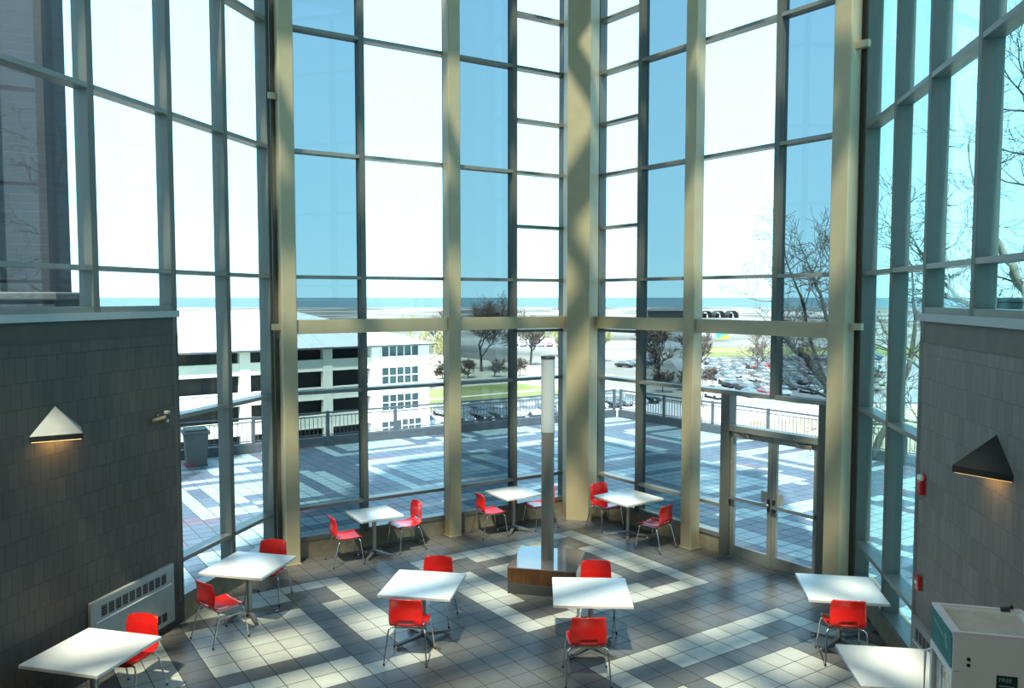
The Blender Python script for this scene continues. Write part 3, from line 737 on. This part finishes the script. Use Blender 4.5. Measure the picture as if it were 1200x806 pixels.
m = MB(); m.box(-4.5,-3.9,-.42,-.36,0,1.9); m.build('door', M['pane_dark'], e)
# hipped metal roof with standing seams
x0, x1, y0, y1, rz = GL-.5, .7, -.9, 26.5, EAVE+4.0
A, B, C_, D = (x0,y0,EAVE+.05),(x1,y0,EAVE+.05),(x1,y1,EAVE+.05),(x0,y1,EAVE+.05); E1, F1 = (x0+13,12.8,rz),(x1-13,12.8,rz)
m = MB(); m.add([A,B,C_,D,E1,F1], [(0,1,5,4),(1,2,5),(2,3,4,5),(3,0,4),(3,2,1,0)]); rf = m.build('roof', M['garage_roof'], e)
m = MB(); x = x0+14
while x < x1-13:
    m.hexa([(x-.05,y0,EAVE+.05),(x+.05,y0,EAVE+.05),(x+.05,12.8,rz),(x-.05,12.8,rz)], [(x-.05,y0,EAVE+.15),(x+.05,y0,EAVE+.15),(x+.05,12.8,rz+.1),(x-.05,12.8,rz+.1)]); x += 1.6
m.build('standing_seam', M['garage_roof'], rf)
m = MB(); m.box(x0,x1,y0-.12,y0,EAVE-.1,EAVE+.1); m.build('gutter', M['rail'], rf)

# ---- cars
CC = {'white':(.75,.76,.76),'silver':(.45,.47,.48),'grey':(.16,.17,.18),'black':(.025,.027,.03),'red':(.5,.03,.03),'blue':(.05,.09,.2),'green':(.06,.11,.09),'tan':(.4,.35,.25)}
CM = {k: mat('car_paint_'+k, v, .25, .2, .02, coat=.5) for k, v in CC.items()}
CM['glass'] = M['pane_dark']
def car_mesh(body, cab):
    prof = [(-2.2,.35),(-2.25,.62),(-2.1,.86),(-1.5,.93),(1.0,.95),(2.0,.80),(2.22,.62),(2.2,.35)]
    w = .88; n = len(prof)
    vs = [(x,-w*(.94 if z < .5 else 1),z) for x, z in prof] + [(x,w*(.94 if z < .5 else 1),z) for x, z in prof]
    body.add(vs, [tuple(range(n)), tuple(range(2*n-1,n-1,-1))] + [(i,i+n,(i+1)%n+n,(i+1)%n) for i in range(n)])
    b4 = [(-1.7,-.8,.92),(1.05,-.8,.94),(1.05,.8,.94),(-1.7,.8,.92)]; t4 = [(-1.15,-.62,1.40),(.30,-.62,1.42),(.30,.62,1.42),(-1.15,.62,1.40)]
    cab.hexa(b4, t4)
def make_car(colr, parts=True):
    e = empty('car', (0,0,0)) if parts else None
    b = MB(); g = MB(); car_mesh(b, g)
    if parts:
        bo = b.build('body', CM[colr], e); g.build('cabin_glass', M['car_glass'], e)
        r = MB(); r.box(-1.18,.32,-.64,.64,1.405,1.45); r.build('roof', CM[colr], e)
        for x in (-1.35,1.38):
            for y in (-.8,.8):
                k = MB(); k.tube([(x,y-.1,.32),(x,y+.1,.32)], .32, 12); k.build('wheel', M['tyre'], e)
        h = MB(); h.box(2.12,2.24,-.8,-.5,.6,.72); h.box(2.12,2.24,.5,.8,.6,.72); h.build('headlight', M['white'], e)
        return e
    m = MB(); car_mesh(m, MB()); c2 = MB(); car_mesh(MB(), c2); m.add(c2.v, c2.f, 1)
    m.box(-1.18,.32,-.64,.64,1.405,1.45,0)
    for x in (-1.35,1.38): m.box(x-.3,x+.3,-.9,.9,0,.6,2)
    return m.build('car', [CM[colr], M['car_glass'], M['tyre']])
ORD = ['first','second','third','fourth','fifth','sixth','seventh','eighth','ninth','tenth','eleventh','twelfth','thirteenth','fourteenth']
row = ['silver','grey','black','green','silver','white','grey','silver','white','silver','black','grey','silver','black','grey']
protos = {}
vis = [-2,0,1,2,3,4,5,6,7,8,9,10,11,12]
for n_, k in enumerate(vis):
    colr = row[n_ % len(row)]; u_ = k*2.75 - .6 + (1.2 if k >= 6 else 0)
    if colr not in protos: o = protos[colr] = make_car(colr)
    else: o = copy_tree(protos[colr])
    x, y = uv(u_, .8 + .3*random.random()); o.location = (x, y, GZ+.02); o.rotation_euler.z = R(36-90+random.uniform(-3,3))
    tag(o, '%s car parked below the terrace, %s from the garage end of the front row' % (colr, ORD[n_]), 'car', 'cars in the front parking row')
fp = {}
def far_car(colr, x, y, a, label, group):
    if colr not in fp: o = fp[colr] = make_car(colr, False)
    else: o = fp[colr].copy(); COL.objects.link(o)
    o.location = (x, y, GZ+.03); o.rotation_euler.z = a; tag(o, label, 'car', group)
for k in range(13):      # second row behind the first
    u_ = k*2.75+.5; colr = random.choice(['silver','grey','white','silver','black','blue'])
    x, y = uv(u_, 7.2); far_car(colr, x, y, R(36-90+random.uniform(-3,3)), '%s car in the second parking row, behind the front row' % colr, '%s cars in the second parking row' % colr)
rnd = random.Random(8)
for r_ in range(10):
    for k in range(19):
        if rnd.random() < .14: continue
        x = 33 + k*3.0 + r_*1.8; y = 129 + r_*7.4 + k*1.1
        if abs(x/y) > .46 or x/y < .235: continue
        colr = rnd.choice(['white','silver','silver','grey','grey','black','white','red','blue','tan'])
        far_car(colr, x, y, R(110+rnd.uniform(-4,4)+(180 if rnd.random()<.4 else 0)), '%s car in the crowded parking lot right of the garage' % colr, '%s cars in the crowded lot' % colr)
for k, colr in enumerate(['grey','silver','blue','white','red','white','grey','silver','black']):
    far_car(colr, 1+k*2.9, 268-k*.6, R(80), '%s car in the distant lot beyond the pale field' % colr, '%s cars in the distant lot' % colr)
for k in range(5):
    far_car(['black','grey','black','blue','grey'][k], 26.5+k*2.0, 187+k*2.6, R(-38), '%s car parked by the road beyond the field' % ['black','grey','black','blue','grey'][k], '%s cars by the road' % ['black','grey','black','blue','grey'][k])

# ---- trees
def tree(name, loc, H, seed, label, bark, twig, levels=5, W=4., spread=.62, tr=.16, lean=(0,0), split=3, trunkfrac=.28, group=None, minr=.006, wob=.2, up=.12):
    """skeleton first, scaled to height H and reach W, then tubes"""
    rr = random.Random(seed); sk = []
    def grow_(p, d, L, r, lv):
        n = 4; pts = [p]; dd = d.copy(); rs = [r]; wb = wob*(.4 if lv == levels else 1)
        for i in range(n):
            dd = (dd + Vector((rr.uniform(-wb,wb), rr.uniform(-wb,wb), rr.uniform(-wb*.6,wb*.8)))).normalized()
            pts.append(pts[-1] + dd*L/n); rs.append(max(minr, r*(1-.10*(i+1))))
        sk.append((pts, rs, lv))
        if lv == 0: return
        for k in range(split if lv > 1 else split+1):
            j = rr.choice([1,2,3,4]) if k else 4
            ax_ = Vector((rr.uniform(-1,1), rr.uniform(-1,1), rr.uniform(-.4,.4))).normalized()
            nd = (dd + ax_*spread*rr.uniform(.8,1.6) + Vector((0,0,up))).normalized()
            grow_(pts[j], nd, L*rr.uniform(.58,.84), max(minr, rs[j]*rr.uniform(.50,.70)), lv-1)
    grow_(Vector((0,0,0)), Vector((0,0,1)), trunkfrac, 1, levels)
    zm = max(p.z for b_ in sk for p in b_[0]); wm = sorted(math.hypot(p.x,p.y) for b_ in sk for p in b_[0]); wm = wm[int(len(wm)*.97)]
    e = tag(empty(name, loc), label, 'tree', group); tm = MB(); bm = MB()
    for pts, rs, lv in sk:
        q = []
        for p in pts:
            z = p.z/zm*H; q.append(Vector((p.x/wm*W + lean[0]*z, p.y/wm*W + lean[1]*z, z)))
        r_ = [max(minr, x*tr) for x in rs]
        (tm if lv >= levels-1 else bm).tube(q, r_, 7 if lv >= levels-1 else (5 if lv >= 3 else 3), caps=False)
    tm.build('trunk', bark, e); bm.build('branches', twig, e); return e
# close to the building, right-hand side
def limb_tree(name, loc, limbs, seed, label, bark, twig, levels, L0, r0, minr, step=1.0, group=None):
    """limbs: polylines relative to loc with start and end radius; twigs grow along the outer limbs"""
    rr = random.Random(seed); e = tag(empty(name, loc), label, 'tree', group); tm = MB(); bm = MB()
    def grow_(p, d, L, r, lv):
        n = 4; pts = [p]; dd = d.copy(); rs = [r]
        for i in range(n):
            dd = (dd + Vector((rr.uniform(-.3,.3), rr.uniform(-.3,.3), rr.uniform(-.2,.26)))).normalized()
            pts.append(pts[-1] + dd*L/n); rs.append(max(minr, r*(1-.12*(i+1))))
        bm.tube(pts, rs, 4 if lv > 1 else 3, caps=False)
        if lv == 0: return
        for k in range(3):
            j = rr.choice([1,2,3,4]) if k else 4
            ax_ = Vector((rr.uniform(-1,1), rr.uniform(-1,1), rr.uniform(-.6,.6))).normalized()
            grow_(pts[j], (dd + ax_*rr.uniform(.5,1.)).normalized(), L*rr.uniform(.55,.85), max(minr, rs[j]*.62), lv-1)
    for pts, ra, rb, tw in limbs:
        pts = [Vector(p) for p in pts]; fine = []; n = 4
        for i in range(len(pts)-1):
            for k in range(n):
                q = pts[i].lerp(pts[i+1], k/n); fine.append(q + Vector((rr.uniform(-1,1), rr.uniform(-1,1), rr.uniform(-1,1)))*ra*(.45 if tw else .15))
        fine.append(pts[-1]); m_ = len(fine)
        rs = [ra + (rb-ra)*i/(m_-1) for i in range(m_)]; tm.tube(fine, rs, 8, caps=False)
        if not tw: continue
        for i in range(1, m_):
            if rr.random() > tw: continue
            d = (fine[i]-fine[i-1]).normalized()
            ax_ = Vector((rr.uniform(-1,1), rr.uniform(-1,1), rr.uniform(-.5,.7))).normalized()
            grow_(fine[i], (d*.6 + ax_).normalized(), L0*rr.uniform(.6,1.1), min(r0, rs[i]*.6), levels)
        grow_(fine[-1], (fine[-1]-fine[-2]).normalized(), L0, min(r0, rb), levels)
    tm.build('trunk', bark, e); bm.build('branches', twig, e); return e
limb_tree('bare_tree', (15.4,33.0,GZ), [
    ([(0,0,0),(-.2,.1,5),(-.6,0,9),(-1.6,0,11.9)], .34, .20, 0),
    ([(-1.6,0,11.9),(-2.8,.3,13.6),(-3.5,.6,14.3),(-4.0,.4,14.8),(-4.3,.2,16.6)], .17, .05, .9),
    ([(-.6,0,9),(-.9,-.5,12),(-1.7,-.7,14.0),(-2.5,-.5,15.6),(-3.0,-.3,16.9),(-3.2,0,17.8)], .15, .035, .9),
    ([(-2.2,.1,12.6),(-2.8,.8,14.9),(-3.1,1.0,16.4),(-3.7,1.2,18.0)], .09, .03, .9),
    ([(-.9,-.5,12),(-.8,.4,14.6),(-1.3,.8,16.4),(-2.0,.6,17.8)], .12, .03, .9),
    ([(-1.6,0,11.9),(-3.0,-.6,12.6),(-4.2,-.8,12.9)], .08, .03, .9),
    ([(-.6,0,9),(.8,.3,12),(1.6,.5,15),(1.4,.6,17.5)], .17, .04, .7)],
    4, 'large bare tree outside the tinted glass right of the doors', M['bark'], M['twig'], 3, 1.15, .03, .010)
limb_tree('bare_tree', (14.9,21.0,GZ), [
    ([(0,0,0),(-.15,.1,6),(-.3,0,11),(-.6,0,15.0)], .42, .26, 0),
    ([(-.6,0,15.0),(-1.1,0,16.2),(-1.75,-.1,17.0),(-2.2,.1,18.0),(-2.7,.3,19.5)], .17, .06, .8),
    ([(-.6,0,15.0),(-1.2,.4,15.7),(-2.4,.7,16.2),(-3.4,.5,16.8),(-4.1,.3,17.7)], .12, .03, .9),
    ([(-.6,0,15.0),(-.9,-.3,17.6),(-1.4,-.5,19.6),(-1.7,-.3,21.2),(-1.6,0,22.0)], .16, .04, .9),
    ([(-.35,0,12.5),(-2.0,.3,14.1),(-3.4,.4,14.4),(-4.5,.2,14.8)], .13, .03, .9),
    ([(-.3,0,11),(-1.8,-.4,12.4),(-3.3,-.5,13.0),(-4.6,-.4,13.2)], .12, .03, .9)],
    21, 'bare tree close outside the right-hand glass wall, thick pale limb', M['bark_pale'], M['bark'], 3, 1.2, .032, .008)
tree('bare_shrub', (8.0,34.5,GZ), 14.4, 12, 'bare shrub tips rising behind the railing left of the doors', M['bark'], M['twig'], 5, 1.5, .5, .10, (0,0), 3, .42, minr=.011)
# beyond the car park
far = [((-6.8,176,GZ),18,8.0,'tallest bare brown tree beyond the lawn, left part of the park'),((-15.5,184,GZ),14,4.5,'bare brown tree beyond the lawn next to the garage roof end'),((4.5,192,GZ),14,4.5,'bare brown tree behind the tallest one in the park'),
       ((27.5,150,GZ),13,4.5,'bare brown tree just right of the centre column in the middle distance'),((36.5,158,GZ),12,4,'bare brown tree beside the road bend, behind the front parking rows')]
for i, (l, h, w_, lab) in enumerate(far):
    tree('bare_tree', l, h, 50+i, lab, M['bark'], M['twig'], 6 if i == 0 else 5, w_, .75, .32, (0,0), 4, .22, 'bare trees in the park', minr=.026 if i == 0 else .045)
for i, (l, h, lab) in enumerate([((-15.2,140,GZ),14,'yellow budding tree at the right end of the garage'),((23,205,GZ),12,'yellow budding tree right of the centre column, far back'),((13,220,GZ),10,'pale budding tree far back beside the centre column')]):
    tree('budding_tree', l, h, 70+i, lab, M['bark'], M['twig_yellow'], 5, 4.5, .75, .2, (0,0), 4, .26, 'budding trees in the park', minr=.05)
for i, (x, y) in enumerate([(-14,160),(-8.8,161),(-3.6,163),(1.6,165),(26,137),(31,139.5),(36.2,143)]):
    tree('bare_shrub', (x,y,GZ), 4.2, 90+i, 'low brown bare shrub, %s' % ['by the garage end of the lawn hedge row','second along the lawn hedge row','third along the lawn hedge row','last in the lawn hedge row','nearest the centre column beside the road','middle one of the three beside the road','farthest of the three beside the road'][i], M['twig'], M['twig'], 4, 2.2, .95, .10, (0,0), 5, .25, 'brown shrubs below the trees', minr=.04)
for i, (x, y, h) in enumerate([(52.5,170,8),(56,232,9),(75,245,9),(42,236,8)]):
    tree('bare_tree', (x,y,GZ), h, 120+i, 'small bare tree %s' % ['inside the crowded parking lot','on the green strip behind the crowded lot','at the right end of the green strip behind the lot','on the near end of the green strip behind the lot'][i], M['bark'], M['twig'], 4, 2.4, .7, .12, (0,0), 4, .28, 'small bare trees by the lot', minr=.04)

# ---- far landmarks
for i, (px, lab) in enumerate([(157,'leftmost of the three dark arched shelters on the shore'),(167,'middle one of the three dark arched shelters on the shore'),(177.5,'rightmost of the three dark arched shelters on the shore')]):
    e = tag(empty('arched_shelter', (px*1.02-5,640+0*i,GZ), R(10)), lab, 'shelter', 'arched shelters on the shore')
    m = MB(); pr = [(4.6*math.cos(t_), 1.5+4.4*math.sin(t_)) for t_ in [math.pi*k/10 for k in range(11)]]
    vs = [(x,-4,z) for x, z in pr] + [(x,4,z) for x, z in pr] + [(x*.86,-4,z*.9) for x, z in pr] + [(x*.86,4,z*.9) for x, z in pr]; n = 11
    m.add(vs, [(i_,i_+1,i_+1+n,i_+n) for i_ in range(10)] + [(2*n+i_,3*n+i_,3*n+i_+1,2*n+i_+1) for i_ in range(10)] + [(i_,2*n+i_,2*n+i_+1,i_+1) for i_ in range(10)]); m.build('vault', M['shelter'], e)
    for x in (-4.3,4.3): m = MB(); m.box(x-.25,x+.25,-3.9,3.9,0,1.7); m.build('side_wall', M['shelter'], e)
    m = MB(); m.box(-2.2,2.2,2.5,3.2,0,3.6); m.build('booth', M['shelter'], e)
e = tag(empty('banner_board', (81,306,GZ), R(12)), 'teal and yellow banner board on the grass beyond the lot', 'sign')
m = MB(); m.box(-2.6,-.6,-.1,.1,.9,3.9); m.box(-.6,2.4,-.1,.1,2.0,3.9); m.build('teal_panel', M['sign_teal'], e)
m = MB(); m.box(-.6,2.6,-.12,.08,.5,2.0); m.box(-2.6,-.6,-.12,.08,.3,.9); m.build('yellow_panel', M['sign_yellow'], e)
for x in (-2.3,2.3): m = MB(); m.box(x-.08,x+.08,.1,.2,0,3.8); m.build('post', M['rail'], e)
rnd = random.Random(2)
for i, (x, y, w_, d_, h_, lab) in enumerate([(128,655,30,14,5.5,'long low grey building near the shore, left of the shelters'),(60,760,44,12,5,'long low pale building near the shore behind the park'),(250,700,60,14,5,'long low pale building near the shore behind the bare tree'),(300,560,40,16,6,'low pale shed behind the big bare tree')]):
    e = tag(empty('low_building', (x,y,GZ), R(8)), lab, 'building', 'low buildings near the shore')
    m = MB(); m.box(-w_/2,w_/2,-d_/2,d_/2,0,h_); m.build('walls', M['shelter'] if i == 0 else M['garage_white'], e)
    m = MB(); m.hexa([(-w_/2-.5,-d_/2-.5,h_),(w_/2+.5,-d_/2-.5,h_),(w_/2+.5,d_/2+.5,h_),(-w_/2-.5,d_/2+.5,h_)],[(-w_/2+2,-1,h_+2),(w_/2-2,-1,h_+2),(w_/2-2,1,h_+2),(-w_/2+2,1,h_+2)]); m.build('roof', M['pole_grey'], e)

# ------------------------------------------------------------------ light
sun = bpy.data.lights.new('sun','SUN'); sun.energy = 12.5; sun.angle = R(2.0); sun.color = (.95,1.,1.)
so = bpy.data.objects.new('sun', sun); COL.objects.link(so)
d = Vector((.065,.478,-.74)); so.rotation_euler = d.to_track_quat('-Z','Y').to_euler(); so.location = (0,-20,40)
bl = bpy.data.lights.new('added_fill_light','AREA'); bl.shape = 'RECTANGLE'; bl.size = 7; bl.size_y = 1.2; bl.energy = 260; bl.color = (1.,.95,.86)  # unseen fill light, added behind the camera to lift surfaces facing it
bo = bpy.data.objects.new('added_fill_light', bl); COL.objects.link(bo); bo.location = (-2, -1.9, 10.5); bo.rotation_euler = (R(25), 0, 0)
wd = bpy.data.worlds.new('sky'); sc.world = wd; wd.use_nodes = True; nt = wd.node_tree; nt.nodes.clear(); N = nt.nodes; L = nt.links
out = N.new('ShaderNodeOutputWorld'); bg = N.new('ShaderNodeBackground'); L.new(bg.outputs[0], out.inputs[0])
tc = N.new('ShaderNodeTexCoord'); sp = N.new('ShaderNodeSeparateXYZ'); L.new(tc.outputs['Generated'], sp.inputs[0])
rp = N.new('ShaderNodeValToRGB'); L.new(sp.outputs['Z'], rp.inputs[0]); el = rp.color_ramp.elements
el[0].position = 0.; el[0].color = (.58,1.05,1.18,1)
el[1].position = 1.; el[1].color = (.25,.36,.52,1)
a = el.new(.10); a.color = (.50,.98,1.2,1)
a = el.new(.40); a.color = (.42,.83,1.17,1)
L.new(rp.outputs[0], bg.inputs[0]); bg.inputs[1].default_value = 2.1

# ------------------------------------------------------------------ camera and view
cd = bpy.data.cameras.new('camera'); cam = bpy.data.objects.new('camera', cd); COL.objects.link(cam)
cd.sensor_fit = 'HORIZONTAL'; cd.sensor_width = 36; cd.lens = 934.03*36/1200; cd.clip_end = 90000; cd.clip_start = .05
cam.location = (0,0,4.4); cam.rotation_euler = (R(90-3.3444),0,0); sc.camera = cam
sc.view_settings.view_transform = 'Standard'; sc.view_settings.look = 'None'; sc.view_settings.gamma = 1; sc.view_settings.use_curve_mapping = False
sc.view_settings.exposure = 0
cy = sc.cycles
cy.use_denoising = True; cy.max_bounces = 10; cy.diffuse_bounces = 4; cy.glossy_bounces = 4; cy.transparent_max_bounces = 32; cy.transmission_bounces = 6
cy.sample_clamp_indirect = 8; cy.caustics_reflective = False; cy.caustics_refractive = False
